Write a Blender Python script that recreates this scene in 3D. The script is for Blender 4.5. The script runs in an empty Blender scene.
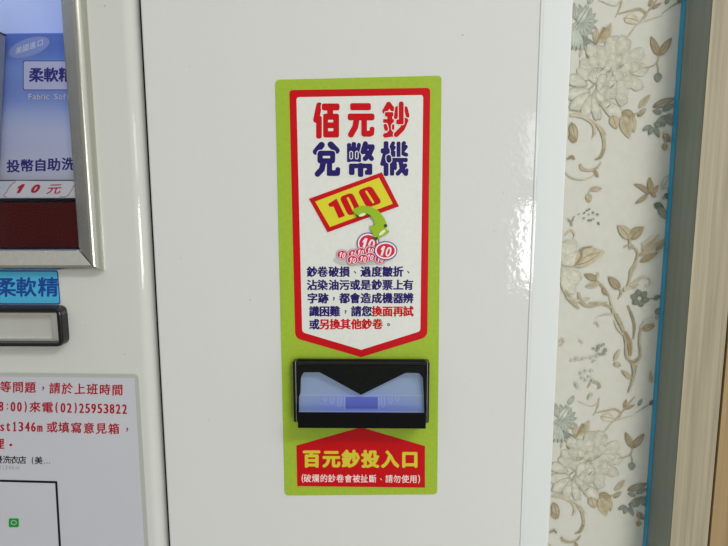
import bpy, bmesh, math, random
from mathutils import Vector, Matrix
from mathutils.geometry import tessellate_polygon, delaunay_2d_cdt
random.seed(7)
S = bpy.context.scene
COL = S.collection

# ------------------------------------------------------------------ camera
F, CX, CY = 540.0, 364.0, 273.0
EYE = Vector((0.0, -0.40, 1.30))
pitch, yaw, roll = map(math.radians, (7.626, -1.169, -0.154))
fw = Vector((math.sin(yaw)*math.cos(pitch), math.cos(yaw)*math.cos(pitch), -math.sin(pitch)))
rt = fw.cross(Vector((0, 0, 1))).normalized(); up = rt.cross(fw)
c_, s_ = math.cos(roll), math.sin(roll)
RT = c_*rt + s_*up; UP = c_*up - s_*rt
cam = bpy.data.objects.new('camera', bpy.data.cameras.new('camera')); COL.objects.link(cam)
cam.data.sensor_width = 36; cam.data.lens = F/728*36
cam.data.clip_start = 0.01
cam.matrix_world = Matrix(((RT.x, UP.x, -fw.x, EYE.x), (RT.y, UP.y, -fw.y, EYE.y), (RT.z, UP.z, -fw.z, EYE.z), (0, 0, 0, 1)))
S.camera = cam

def P(px, py, Y=0.0):
    """point of the plane at depth Y seen at photo pixel (px, py)"""
    d = RT*((px-CX)/F) - UP*((py-CY)/F) + fw
    t = (Y-EYE.y)/d.y
    return EYE + d*t
def PX(px, py, X):
    d = RT*((px-CX)/F) - UP*((py-CY)/F) + fw
    return EYE + d*(X/d.x)

# ------------------------------------------------------------------ materials
LUM = 0.92
def lin(c):
    c /= 255.0
    return c/12.92 if c <= 0.04045 else ((c+0.055)/1.055)**2.4
def C(r, g, b, k=1.0):
    return tuple(min(0.95, lin(v)/LUM*k) for v in (r, g, b)) + (1,)
MATS = {}
def mat(name, col, rough=0.45, metal=0.0, spec=0.5, emit=None, es=0.0, coat=0.0):
    if name in MATS: return MATS[name]
    m = bpy.data.materials.new(name); m.use_nodes = True
    b = m.node_tree.nodes['Principled BSDF']
    b.inputs['Base Color'].default_value = col
    b.inputs['Roughness'].default_value = rough
    b.inputs['Metallic'].default_value = metal
    b.inputs['Specular IOR Level'].default_value = spec
    b.inputs['Coat Weight'].default_value = coat
    if emit:
        b.inputs['Emission Color'].default_value = emit
        b.inputs['Emission Strength'].default_value = es
    MATS[name] = m
    return m
def nodes(m): return m.node_tree.nodes, m.node_tree.links, m.node_tree.nodes['Principled BSDF']

def flecks(m, scale=300.0, lo=0.9, hi=1.06, base=None, bump=0.0, stretch=(1, 1, 1), detail=3):
    """mottle the base colour with noise"""
    N, L, b = nodes(m)
    tc = N.new('ShaderNodeTexCoord'); mp = N.new('ShaderNodeMapping'); mp.inputs['Scale'].default_value = stretch
    nz = N.new('ShaderNodeTexNoise'); nz.inputs['Scale'].default_value = scale; nz.inputs['Detail'].default_value = detail
    mr = N.new('ShaderNodeMapRange'); mr.inputs['From Min'].default_value = 0.3; mr.inputs['From Max'].default_value = 0.7
    mr.inputs['To Min'].default_value = lo; mr.inputs['To Max'].default_value = hi
    mx = N.new('ShaderNodeMix'); mx.data_type = 'RGBA'; mx.blend_type = 'MULTIPLY'; mx.inputs['Factor'].default_value = 1
    L.new(tc.outputs['Object'], mp.inputs[0]); L.new(mp.outputs[0], nz.inputs['Vector']); L.new(nz.outputs['Fac'], mr.inputs['Value'])
    mx.inputs['A'].default_value = b.inputs['Base Color'].default_value
    L.new(mr.outputs[0], mx.inputs['B']); L.new(mx.outputs['Result'], b.inputs['Base Color'])
    if bump:
        bp = N.new('ShaderNodeBump'); bp.inputs['Strength'].default_value = bump; bp.inputs['Distance'].default_value = 0.001
        L.new(nz.outputs['Fac'], bp.inputs['Height']); L.new(bp.outputs[0], b.inputs['Normal'])
    return m

def enamel(name, col, wave=0.00022, rough=0.05):
    """glossy sheet-metal enamel with a slight orange peel and slow waves"""
    m = mat(name, col, rough, 0, 0.5)
    N, L, b = nodes(m)
    tc = N.new('ShaderNodeTexCoord')
    n1 = N.new('ShaderNodeTexNoise'); n1.inputs['Scale'].default_value = 45; n1.inputs['Detail'].default_value = 4; n1.inputs['Roughness'].default_value = 0.6
    n2 = N.new('ShaderNodeTexNoise'); n2.inputs['Scale'].default_value = 260; n2.inputs['Detail'].default_value = 1
    b1 = N.new('ShaderNodeBump'); b1.inputs['Strength'].default_value = 1.0; b1.inputs['Distance'].default_value = wave
    b2 = N.new('ShaderNodeBump'); b2.inputs['Strength'].default_value = 1.0; b2.inputs['Distance'].default_value = 0.00005
    L.new(tc.outputs['Object'], n1.inputs['Vector']); L.new(tc.outputs['Object'], n2.inputs['Vector'])
    L.new(n1.outputs['Fac'], b1.inputs['Height']); L.new(n2.outputs['Fac'], b2.inputs['Height'])
    L.new(b1.outputs[0], b2.inputs['Normal']); L.new(b2.outputs[0], b.inputs['Normal'])
    return m

# ------------------------------------------------------------------ objects
def empty(name, loc, label=None, cat=None, group=None):
    o = bpy.data.objects.new(name, None); COL.objects.link(o); o.location = loc
    o.empty_display_size = 0.02
    if label: o['label'] = label; o['category'] = cat
    if group: o['group'] = group
    return o
def wloc(o):
    v = Vector((0, 0, 0))
    while o: v += o.location; o = o.parent
    return v
def tag(o, label, cat): o['label'] = label; o['category'] = cat; return o
def struct(o): o['kind'] = 'structure'; return o

def clusters(polys):
    """groups of outlines whose boxes touch"""
    bb = [(min(x for x, y in p), max(x for x, y in p), min(y for x, y in p), max(y for x, y in p)) for p in polys]
    par = list(range(len(polys)))
    def root(i):
        while par[i] != i: par[i] = par[par[i]]; i = par[i]
        return i
    order = sorted(range(len(polys)), key=lambda i: bb[i][0]); live = []
    for i in order:
        a = bb[i]; live = [j for j in live if bb[j][1] >= a[0]]
        for j in live:
            if bb[j][2] <= a[3] and bb[j][3] >= a[2]: par[root(i)] = root(j)
        live.append(i)
    out = {}
    for i in range(len(polys)): out.setdefault(root(i), []).append(polys[i])
    return list(out.values())

class MB:
    """collects world-space polygons with material slots; build() links ONE mesh object"""
    def __init__(s): s.v = []; s.f = []; s.mi = []; s.mats = []; s.cols = None; s.flat = {}
    def slot(s, m):
        if m not in s.mats: s.mats.append(m)
        return s.mats.index(m)
    def face(s, pts, m):
        k = len(s.v); s.v += [Vector(p) for p in pts]; s.f.append(tuple(range(k, k+len(pts)))); s.mi.append(s.slot(m))
    def tris(s, pts, tri, m):
        k = len(s.v); s.v += [Vector(p) for p in pts]; i = s.slot(m)
        for t in tri: s.f.append(tuple(k+a for a in t)); s.mi.append(i)
    def poly(s, pix, Y, m):                     # flat shape at depth Y
        s.layer(Y, m).append([tuple(p) for p in pix])
    def layer(s, Y, m):
        s.slot(m); return s.flat.setdefault((round(Y, 7), m.name), [])
    def flush(s):
        """merge the overlapping outlines of each printed layer into one clean surface"""
        for (Y, mn), polys in s.flat.items():
            m = MATS[mn]
            if len(polys) == 1:
                pts = [P(x, y, Y) for x, y in polys[0]]
                s.tris(pts, tessellate_polygon([[Vector((p.x, p.z, 0)) for p in pts]]), m); continue
            for grp in clusters(polys):
                vs = []; fs = []
                for p in grp: fs.append(list(range(len(vs), len(vs)+len(p)))); vs += [Vector(q) for q in p]
                for f in fs:                     # counter-clockwise faces
                    if sum(vs[f[i-1]].x*vs[f[i]].y-vs[f[i]].x*vs[f[i-1]].y for i in range(len(f))) < 0: f.reverse()
                ov, oe, of, a1, a2, src = delaunay_2d_cdt(vs, [], fs, 0, 1e-5)
                s.tris([P(v.x, v.y, Y) for v in ov], [f for f, o in zip(of, src) if o], m)
        s.flat = {}
    def box(s, x0, x1, y0, y1, z0, z1, m):
        v = [(x, y, z) for x in (x0, x1) for y in (y0, y1) for z in (z0, z1)]
        k = len(s.v); s.v += [Vector(p) for p in v]; i = s.slot(m)
        for f in ((0, 1, 3, 2), (4, 6, 7, 5), (0, 4, 5, 1), (2, 3, 7, 6), (0, 2, 6, 4), (1, 5, 7, 3)):
            s.f.append(tuple(k+a for a in f)); s.mi.append(i)
    def prism(s, loop, a, b, m, axis='Y', cap=True):
        """loop of 2-D points extruded from a to b; axis Y: loop is (x,z); axis Z: loop is (x,y); axis X: loop is (y,z)"""
        def q(p, t): return {'Y': (p[0], t, p[1]), 'Z': (p[0], p[1], t), 'X': (t, p[0], p[1])}[axis]
        n = len(loop); k = len(s.v); i = s.slot(m)
        s.v += [Vector(q(p, a)) for p in loop] + [Vector(q(p, b)) for p in loop]
        for j in range(n): s.f.append((k+j, k+(j+1) % n, k+n+(j+1) % n, k+n+j)); s.mi.append(i)
        if cap:
            tri = tessellate_polygon([[Vector((p[0], p[1], 0)) for p in loop]])
            for t in tri:
                s.f.append(tuple(k+a_ for a_ in t)); s.mi.append(i)
                s.f.append(tuple(k+n+a_ for a_ in t)); s.mi.append(i)
    def build(s, name, parent=None, smooth=None, bevel=0.0, seg=3, fix=True):
        s.flush()
        me = bpy.data.meshes.new(name)
        off = wloc(parent) if parent else Vector((0, 0, 0))
        me.from_pydata([v-off for v in s.v], [], s.f)
        for m in s.mats: me.materials.append(m)
        me.polygons.foreach_set('material_index', s.mi)
        if s.cols:
            ca = me.color_attributes.new('print', 'FLOAT_COLOR', 'POINT')
            for i, c in enumerate(s.cols): ca.data[i].color = c
        if fix:
            bm = bmesh.new(); bm.from_mesh(me)
            if bevel or smooth: bmesh.ops.remove_doubles(bm, verts=bm.verts, dist=1e-6)
            if bevel or smooth: bmesh.ops.recalc_face_normals(bm, faces=bm.faces)
            bm.to_mesh(me); bm.free()
        o = bpy.data.objects.new(name, me); COL.objects.link(o)
        if parent: o.parent = parent
        if smooth:
            for p in me.polygons: p.use_smooth = True
            me.set_sharp_from_angle(angle=math.radians(smooth))
        if bevel:
            md = o.modifiers.new('bevel', 'BEVEL'); md.width = bevel; md.segments = seg; md.limit_method = 'ANGLE'
            md.angle_limit = math.radians(35); md.harden_normals = False
        return o

# ------------------------------------------------------------------ flat print drawing (pixel outlines on a real plane)
def rpoly(pts, r, seg=5):
    """polygon with rounded corners; r is one radius or one per corner"""
    n = len(pts); out = []
    for i in range(n):
        ri = r[i] if isinstance(r, (list, tuple)) else r
        p = Vector(pts[i]); a = Vector(pts[i-1])-p; b = Vector(pts[(i+1) % n])-p
        if ri <= 0: out.append(tuple(p)); continue
        A = p+a.normalized()*min(ri, a.length*.49); B = p+b.normalized()*min(ri, b.length*.49)
        for k in range(seg+1):
            t = k/seg; out.append(tuple(A*(1-t)**2+p*2*t*(1-t)+B*t*t))
    return out
def rrect(x0, y0, x1, y1, r): return rpoly([(x0, y0), (x1, y0), (x1, y1), (x0, y1)], r)
def ell(cx, cy, rx, ry, rot=0, n=28):
    c, s = math.cos(rot), math.sin(rot)
    return [(cx+rx*math.cos(t)*c-ry*math.sin(t)*s, cy+rx*math.cos(t)*s+ry*math.sin(t)*c) for t in [2*math.pi*k/n for k in range(n)]]
def stroke(mb, pts, w, Y, m, cap=True):
    """fat polyline with round caps and joints"""
    pts = [Vector(p) for p in pts]
    for a, b in zip(pts, pts[1:]):
        d = (b-a).normalized(); n = Vector((-d.y, d.x))*w/2
        mb.poly([a+n, b+n, b-n, a-n], Y, m)
    for i, p in enumerate(pts):
        if cap or 0 < i < len(pts)-1: mb.poly(ell(p.x, p.y, w/2, w/2, n=18), Y, m)

GL = {}
def glyph(ch):
    if ch not in GL:
        cu = bpy.data.curves.new('glyph', 'FONT'); cu.body = ch; cu.size = 1.0; cu.resolution_u = 3
        o = bpy.data.objects.new('glyph', cu); COL.objects.link(o)
        dg = bpy.context.evaluated_depsgraph_get()
        me = bpy.data.meshes.new_from_object(o.evaluated_get(dg))
        vs = [(v.co.x, v.co.y) for v in me.vertices]; fs = [tuple(p.vertices) for p in me.polygons]
        bpy.data.objects.remove(o); bpy.data.curves.remove(cu); bpy.data.meshes.remove(me)
        if not vs: vs, fs = [(0, 0)], []
        xs = [v[0] for v in vs]; ys = [v[1] for v in vs]
        GL[ch] = (vs, fs, (min(xs), max(xs), min(ys), max(ys)))
    return GL[ch]
REF = glyph('國')[2]
def own_glyph(key, pts):
    GL[key] = (pts, tessellate_polygon([[Vector((x, y, 0)) for x, y in pts]]), (min(p[0] for p in pts), max(p[0] for p in pts), min(p[1] for p in pts), max(p[1] for p in pts)))
own_glyph('1', [(0, .70), (.35, 1), (.72, 1), (.72, 0), (.32, 0), (.32, .62), (0, .52)])            # heavy numeral one
own_glyph('serif 1', [(.02, 0), (1, 0), (1, .07), (.66, .09), (.66, 1), (.50, 1), (.06, .84), (.06, .78), (.40, .82), (.40, .09), (.02, .07)])
def put(mb, ch, cx, cy, w, h, Y, m, bold=(0, 0), shear=0.0, slant=0.0, fit=False, n=8):
    """one character centred at pixel (cx, cy); fit: its own outline fills w x h, else its em square does.
    bold: thickening in pixels across and down; shear lifts to the right; slant leans it"""
    vs, fs, bb = glyph(ch)
    x0, x1, y0, y1 = bb if fit else REF
    if fit: bx, by = bold; w -= 2*bx; h -= 2*by
    sx = w/max(x1-x0, 1e-6); sy = h/max(y1-y0, 1e-6); mx, my = (x0+x1)/2, (y0+y1)/2
    offs = [(0, 0)]
    if bold[0] or bold[1]:
        offs = [(bold[0]*math.cos(2*math.pi*k/n), bold[1]*math.sin(2*math.pi*k/n)) for k in range(n)]
    if len(offs) > 1: offs.append((0, 0))
    for q, (ox, oy) in enumerate(offs):
        pts = []
        for x, y in vs:
            dx = (x-mx)*sx; dy = -(y-my)*sy
            pts.append(P(cx+dx-dy*slant+ox, cy+dy-dx*shear+oy, Y-q*4e-6))
        mb.tris(pts, fs, m)
MARKS = {'，': (.24, .40), '、': (.28, .28), '。': (.32, .32)}
def line(mb, chars, xs, y0, y1, size, Y, m, **k):
    for i, ch in enumerate(chars):
        t = i/max(1, len(chars)-1)
        w, h = size if isinstance(size, tuple) else (size, size)
        if ch in MARKS:                          # punctuation sits in the middle of its cell
            put(mb, ch, xs[i], y0+(y1-y0)*t+h*.04, w*MARKS[ch][0], h*MARKS[ch][1], Y, m, fit=True, bold=tuple(v*.5 for v in k.get('bold', (0, 0)))); continue
        put(mb, ch, xs[i], y0+(y1-y0)*t, w, h, Y, m, **k)

# ------------------------------------------------------------------ palette
white_enamel = enamel('white enamel', C(205, 207, 202))
left_enamel = enamel('white enamel of the dispenser', C(197, 199, 192), 0.0001)
green = flecks(mat('yellow-green vinyl', C(151, 178, 52), 0.35, spec=0.25), 350, .94, 1.04)
red = mat('red print', C(187, 6, 18), 0.35, spec=0.25)
redd = mat('deep red print', C(184, 4, 15), 0.35, spec=0.25)
paper = flecks(mat('white print', C(214, 216, 208), 0.35, spec=0.25), 300, .97, 1.02)
navy = mat('navy print', C(36, 22, 96), 0.35, spec=0.25)
yellow = mat('yellow print', C(208, 202, 48), 0.35, spec=0.25)
gold = mat('gold print', C(206, 190, 52), 0.35, spec=0.25)
black = mat('black plastic', C(8, 8, 9), 0.22, spec=0.18)
black2 = flecks(mat('satin black plastic', C(14, 18, 16), 0.42, spec=0.12), 500, .7, 1.3, bump=.1)
alu = mat('satin aluminium', (0.56, 0.56, 0.49, 1), 0.25, metal=1.0)
alu = flecks(alu, 400, .95, 1.03, stretch=(1, 1, .02))

# ================================================================== THE SETTING
WY = 0.36
def wpt(px, py): return P(px, py, WY)
# floor and the wall across the room with its window
mf = flecks(mat('grey floor tile', (.42, .41, .38, 1), .4), 6, .85, 1.1)
b = MB(); b.box(-2.5, 3.2, -3.3, WY+.1, -.1, 0, mf); struct(b.build('floor'))
mw = mat('pale plaster', (.62, .62, .60, 1), .8)
b = MB()
wx0, wx1, wz0, wz1 = .93, 2.3, .70, 1.88
b.box(-2.5, wx0, -3.3, -3.2, 0, 2.8, mw); b.box(wx1, 3.2, -3.3, -3.2, 0, 2.8, mw)
b.box(wx0, wx1, -3.3, -3.2, 0, wz0, mw); b.box(wx0, wx1, -3.3, -3.2, wz1, 2.8, mw)
struct(b.build('wall_front'))
mfr = mat('window frame grey', (.3, .31, .32, 1), .4)
b = MB(); b.box(wx0, wx1, -3.27, -3.19, 1.28, 1.47, mfr)
for x in (wx0, 1.6, wx1-.04): b.box(x, x+.04, -3.27, -3.19, wz0, wz1, mfr)
b.box(wx0, wx1, -3.27, -3.19, wz0, wz0+.03, mfr); b.box(wx0, wx1, -3.27, -3.19, wz1-.03, wz1, mfr)
struct(b.build('window_1'))

# ---- papered wall behind the machines
mwp = flecks(mat('wallpaper ground', C(201, 201, 190), 0.7, spec=.2), 90, .965, 1.02, bump=.04)
b = MB(); b.box(-1.4, 1.6, WY, WY+.1, 0, 2.6, mwp); wall = struct(b.build('wall_back'))

# floral print: shapes traced once over one repeat, then repeated up, down and across
mfl = mat('floral print', (1, 1, 1, 1), .7, spec=.2)
N, L, bs = nodes(mfl)
va = N.new('ShaderNodeVertexColor'); va.layer_name = 'print'
nz = N.new('ShaderNodeTexNoise'); nz.inputs['Scale'].default_value = 160; nz.inputs['Detail'].default_value = 3
tc = N.new('ShaderNodeTexCoord'); L.new(tc.outputs['Object'], nz.inputs['Vector'])
mr = N.new('ShaderNodeMapRange'); mr.inputs['From Min'].default_value = .3; mr.inputs['From Max'].default_value = .7
mr.inputs['To Min'].default_value = .84; mr.inputs['To Max'].default_value = 1.1
mx = N.new('ShaderNodeMix'); mx.data_type = 'RGBA'; mx.blend_type = 'MULTIPLY'; mx.inputs['Factor'].default_value = 1
L.new(nz.outputs['Fac'], mr.inputs['Value']); L.new(va.outputs['Color'], mx.inputs['A']); L.new(mr.outputs[0], mx.inputs['B'])
L.new(mx.outputs['Result'], bs.inputs['Base Color'])

shapes = []                                    # (points, faces, colours)
GROUND = (200, 200, 189)
def mixc(a, b, t): return tuple(a[i]*(1-t)+b[i]*t for i in range(3))
def blob(pts, cin, cout, core=.62, ctr=None):
    n = len(pts); cx = sum(p[0] for p in pts)/n; cy = sum(p[1] for p in pts)/n
    if ctr: cx, cy = ctr
    v = [(cx, cy)]+[(cx+(x-cx)*core, cy+(y-cy)*core) for x, y in pts]+list(pts)
    f = []
    for i in range(n):
        j = (i+1) % n; f += [(0, 1+i, 1+j), (1+i, 1+n+i, 1+n+j, 1+j)]
    shapes.append((v, f, [cin]+[mixc(cin, cout, .35)]*n+[cout]*n))
def leaf(x0, y0, x1, y1, w, cin, cout, bend=0.0, vein=True):
    a = Vector((x0, y0)); d = Vector((x1, y1))-a; nrm = Vector((-d.y, d.x)).normalized(); L_ = []; R_ = []; M_ = []
    for k in range(9):
        t = k/8; m = a+d*t+nrm*(bend*d.length*math.sin(math.pi*t)); h = w/2*math.sin(math.pi*t**.8)**.8
        M_.append(m); L_.append(m+nrm*h); R_.append(m-nrm*h)
    blob([tuple(p) for p in L_+R_[-2:0:-1]], cin, cout, .66)
    if vein and w > 2.2: vine([tuple(M_[k]) for k in range(0, 8)], [w*.10]*8, mixc(cout, (80, 66, 45), .35))
def vine(pts, ws, col):
    P_ = [Vector(p) for p in pts]
    if not isinstance(ws, (list, tuple)): ws = [ws]*len(P_)
    if len(P_) > 2 and len(P_) < 8:             # smooth with Catmull-Rom
        Q = []; W = []
        for i in range(len(P_)-1):
            p0 = P_[max(i-1, 0)]; p1 = P_[i]; p2 = P_[i+1]; p3 = P_[min(i+2, len(P_)-1)]
            for k in range(5):
                t = k/5; Q.append(.5*((2*p1)+(p2-p0)*t+(2*p0-5*p1+4*p2-p3)*t*t+(3*p1-p0-3*p2+p3)*t**3)); W.append(ws[i]*(1-t)+ws[i+1]*t)
        Q.append(P_[-1]); W.append(ws[-1]); P_, ws = Q, W
    v = []; f = []
    for i, p in enumerate(P_):
        d = P_[min(i+1, len(P_)-1)]-P_[max(i-1, 0)]; n_ = Vector((-d.y, d.x)).normalized()*ws[i]/2
        v += [tuple(p+n_), tuple(p), tuple(p-n_)]
    for i in range(len(P_)-1):
        k = 3*i; f += [(k, k+3, k+4, k+1), (k+1, k+4, k+5, k+2)]
    e = mixc(col, GROUND, .3)
    shapes.append((v, f, [e, col, e]*len(P_)))
def A(x, y): return (560+x/4.333, y/4.333)
def B(x, y): return (560+x/4.333, 120+y/4.333)
def D(x, y): return (540+x/4.333, 240+y/4.333)
BR = (162, 147, 112); BRD = (132, 115, 80); BRL = (184, 173, 145); GR = (132, 142, 130); GRD = (98, 110, 98); GRL = (178, 186, 174)
CR = (201, 199, 184); CRE = (178, 177, 159); CRD = (150, 148, 129)
def lf(m, x0, y0, x1, y1, w, a=BR, c=BRD, bend=0.0): leaf(*m(x0, y0), *m(x1, y1), w/4.333, a, c, bend)
def vn(m, pts, w, c=BR): vine([m(*p) for p in pts], [q/4.333 for q in w] if isinstance(w, (list, tuple)) else w/4.333, c)
def petal(cx, cy, ang, ln, wd, a=CR, e=CRE):
    dx, dy = math.cos(ang), math.sin(ang); pts = []
    for k in range(18):
        t = 2*math.pi*k/18; u = .5-.5*math.cos(t); s_w = math.sin(t)*(.35+.65*u**.7)
        r = 1+.05*math.sin(5*t+cx)
        pts.append((cx+dx*ln*u*r-dy*wd/2*s_w, cy+dy*ln*u*r+dx*wd/2*s_w))
    blob(pts, a, e, .78, (cx+dx*ln*.62, cy+dy*ln*.62))
def peony(cx, cy, R, seed, sq=.92, a=CR, e=CRE):
    rnd = random.Random(seed)
    for ring, (r0, n, ln, wd) in enumerate(((.42, 11, .60, .48), (.26, 10, .50, .40), (.12, 8, .42, .34), (.02, 6, .30, .26))):
        for k in range(n):
            t = 2*math.pi*(k+rnd.uniform(-.3, .3))/n+ring*.4
            x = cx+math.cos(t)*R*r0; y = cy+math.sin(t)*R*r0*sq
            petal(x, y, t+rnd.uniform(-.35, .35), R*ln*rnd.uniform(.85, 1.15), R*wd*rnd.uniform(.8, 1.2), mixc(a, (196, 191, 171), rnd.uniform(0, .6)), mixc(e, CRD, rnd.uniform(0, .8)))
    for k in range(9):
        t = rnd.uniform(0, 6.28); r = rnd.uniform(.1, .45)*R
        x, y = cx+math.cos(t)*r, cy+math.sin(t)*r
        vine([(x, y), (x+R*.08*math.cos(t+1), y+R*.08*math.sin(t+1)), (x+R*.15*math.cos(t+1.6), y+R*.15*math.sin(t+1.6))], [.3, .9, .2], CRD)
# grey-green spiky bloom at the left edge
for k in range(13):
    t = -2.6+k*.42; lf(A, 95, 95, 95+70*math.cos(t), 95+80*math.sin(t), 30, GRL, GR, .08)
for k in range(9):
    t = .6+k*.22; lf(A, 80, 150, 80+95*math.cos(t), 150+75*math.sin(t), 13, GR, GRD)
lf(A, 75, 105, 125, 25, 42, (206, 210, 196), GR); lf(A, 70, 90, 60, 10, 26, GRL, GR); lf(A, 120, 20, 150, -30, 26, GRL, GR)
for k in range(8):
    t = 1.2+k*.25; lf(A, 70, 130, 70+85*math.cos(t), 130+90*math.sin(t), 22, GRL, GRL)
# stems and buds at the top
vn(A, [(268, -20), (262, 25), (240, 75)], [5, 8, 3]); vn(A, [(165, 0), (235, 25), (265, 0)], 5, BRL)
vn(A, [(245, 62), (300, 48), (345, 40), (372, 62), (362, 85)], [4, 9, 14, 10, 3], BR)
lf(A, 275, 80, 345, 100, 46, (206, 200, 178), BRL, -.1)
vn(A, [(268, 185), (300, 150), (335, 105), (395, 82), (440, 70)], [10, 8, 5, 6, 2], BRL)
vn(A, [(340, 100), (385, 45), (410, 10), (440, -30)], [4, 8, 10, 5]); lf(A, 395, 40, 440, 12, 16); lf(A, 385, 30, 400, -15, 16)
vn(A, [(440, 60), (480, 30), (520, 5)], [3, 6, 8], GR); lf(A, 455, 20, 475, -20, 18, GR, GRD); lf(A, 510, 15, 530, -14, 22, (120, 104, 80), (96, 82, 62))
# brown leaves above the big bloom
lf(A, 150, 185, 222, 98, 46, BR, BRL, .12); lf(A, 150, 180, 160, 120, 26, BRL, BR); vn(A, [(195, 120), (160, 180), (135, 240)], [20, 12, 12], BRD)
lf(A, 112, 228, 145, 255, 26, BRD, BRD); lf(A, 85, 250, 95, 205, 12, BRL, BRL)
# big cream bloom
lf(A, 40, 350, 65, 360, 40, BR, BRD)
peony(*A(225, 310), 36, 3)
for (x, y, t, ln, wd) in ((130, 390, 2.9, 26, 16), (130, 400, 2.4, 26, 17), (135, 410, 1.9, 24, 14), (120, 370, 3.5, 22, 16), (140, 410, 1.35, 27, 12), (170, 430, .7, 30, 18), (150, 395, .9, 14, 9), (160, 400, -1.2, 20, 12)):
    petal(*A(x, y), t, ln, wd, (208, 206, 190), CRD)
for (x, y) in ((140, 375), (215, 305), (265, 290), (185, 300), (210, 460), (225, 375)): vn(A, [(x-14, y+10), (x, y), (x+10, y-12)], [2, 8, 2], (132, 130, 108))
# leaf pair with hanging bud
lf(A, 425, 242, 392, 156, 32, BR, BRD); lf(A, 428, 242, 483, 163, 34, BR, (120, 104, 84))
vn(A, [(428, 240), (418, 272), (390, 290), (352, 296)], [6, 6, 5, 4]); vn(A, [(418, 272), (424, 300), (424, 320)], 6, BR)
lf(A, 424, 315, 422, 358, 34, GR, GRD)
# leaves under the bloom
lf(A, 342, 468, 390, 408, 28, BR, BRL); lf(A, 335, 505, 372, 470, 22, BR, BRD); vn(A, [(300, 495), (340, 490), (370, 475)], 7)
lf(A, 265, 485, 325, 520, 52, BR, BRD); lf(A, 225, 500, 245, 560, 44, BRL, BR); lf(A, 270, 505, 300, 600, 50, BR, BRL); lf(A, 310, 500, 320, 575, 30, BRL, BR)
lf(A, 400, 465, 497, 425, 34, (150, 148, 128), (108, 98, 80)); lf(A, 440, 480, 500, 450, 24, GR, GRD)
for (x, y, t, l) in ((455, 500, .2, 50), (455, 500, 2.4, 60), (450, 505, 1.6, 46), (440, 490, 3.4, 42), (455, 505, .9, 55), (395, 545, 2.7, 45), (410, 550, 1.2, 50), (405, 535, .3, 40), (400, 550, 2.0, 40)):
    lf(A, x, y, x+l*math.cos(t), y+l*math.sin(t), 22, GR, GRD)
lf(B, 445, 60, 478, 95, 28, (146, 134, 116), (116, 98, 76)); lf(B, 440, 120, 465, 112, 30, BR, BRD); vn(B, [(445, 50), (455, 80), (452, 110)], 5)
# acanthus scroll at the left
vn(A, [(42, 500), (80, 498), (120, 515), (150, 545)], [10, 22, 18, 8], BRL)
vn(B, [(95, -20), (140, 15), (150, 50), (138, 80)], [8, 14, 14, 3], BRL); vn(B, [(120, -5), (165, 30), (188, 80), (190, 130), (180, 150)], [3, 9, 14, 12, 4], BR)
vn(B, [(190, 125), (175, 160), (150, 172)], [12, 14, 4], BRD); lf(B, 160, 20, 200, 70, 18, BRL, BRL)
vn(B, [(86, 190), (95, 210), (130, 218), (162, 205), (176, 182)], [6, 16, 10, 9, 4], BR); lf(B, 148, 215, 165, 250, 14, BR, BRD)
lf(B, 48, 10, 68, 98, 38, BRL, BRD); lf(B, 40, 60, 60, 100, 22, BR, BRD); vn(B, [(30, 170), (50, 158), (62, 172)], [8, 14, 6], BRD)
vn(B, [(20, 225), (50, 250), (100, 258), (150, 238)], [4, 8, 6, 3], BRL)
lf(B, 128, 300, 182, 296, 22, BRL, BR); lf(B, 120, 318, 128, 358, 28, BRL, BR); vn(B, [(130, 300), (122, 320)], 4, BRL)
for (x, y) in ((80, 405), (100, 400), (112, 388), (105, 420), (128, 382), (125, 408), (140, 395), (145, 425), (162, 440), (130, 430), (118, 432), (155, 405)):
    lf(B, x, y, x+random.uniform(-6, 16), y+random.uniform(4, 16), 8, (128, 130, 108), (104, 108, 88))
vn(B, [(30, 425), (48, 440), (62, 415)], [3, 9, 3], (140, 136, 112)); vn(B, [(48, 440), (50, 460)], 8, (140, 136, 112))
vn(B, [(18, 500), (45, 478), (62, 490), (58, 512)], [5, 9, 9, 3], BRL)
# five-part brown leaf and dark green leaves by the right edge
lf(B, 385, 322, 316, 276, 22, BR, BRD, .1); lf(B, 392, 320, 386, 246, 26, BR, BRD); lf(B, 395, 325, 424, 280, 20, BR, BRD); lf(B, 380, 320, 322, 362, 20, BR, BRD, -.05); lf(B, 395, 322, 415, 332, 14, BR, BRD)
lf(B, 440, 300, 478, 232, 40, GRL, (158, 168, 158)); lf(B, 440, 340, 470, 320, 22, GRL, GR); lf(B, 448, 335, 475, 322, 26, (84, 98, 84), (66, 80, 66)); lf(B, 405, 362, 450, 385, 30, (76, 94, 80), (64, 80, 66)); lf(B, 425, 375, 462, 430, 34, GR, GRD); lf(B, 470, 300, 480, 280, 20, GRL, GR)
lf(B, 300, 515, 248, 455, 46, BRL, BR, .05); lf(B, 302, 515, 362, 462, 46, BR, BRD, -.05); vn(B, [(300, 512), (302, 535), (300, 560)], 8)
vn(B, [(355, 560), (395, 525), (428, 495)], [14, 16, 4], BR); vn(B, [(390, 560), (430, 530), (455, 515)], [6, 14, 4], (150, 140, 122))
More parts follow.
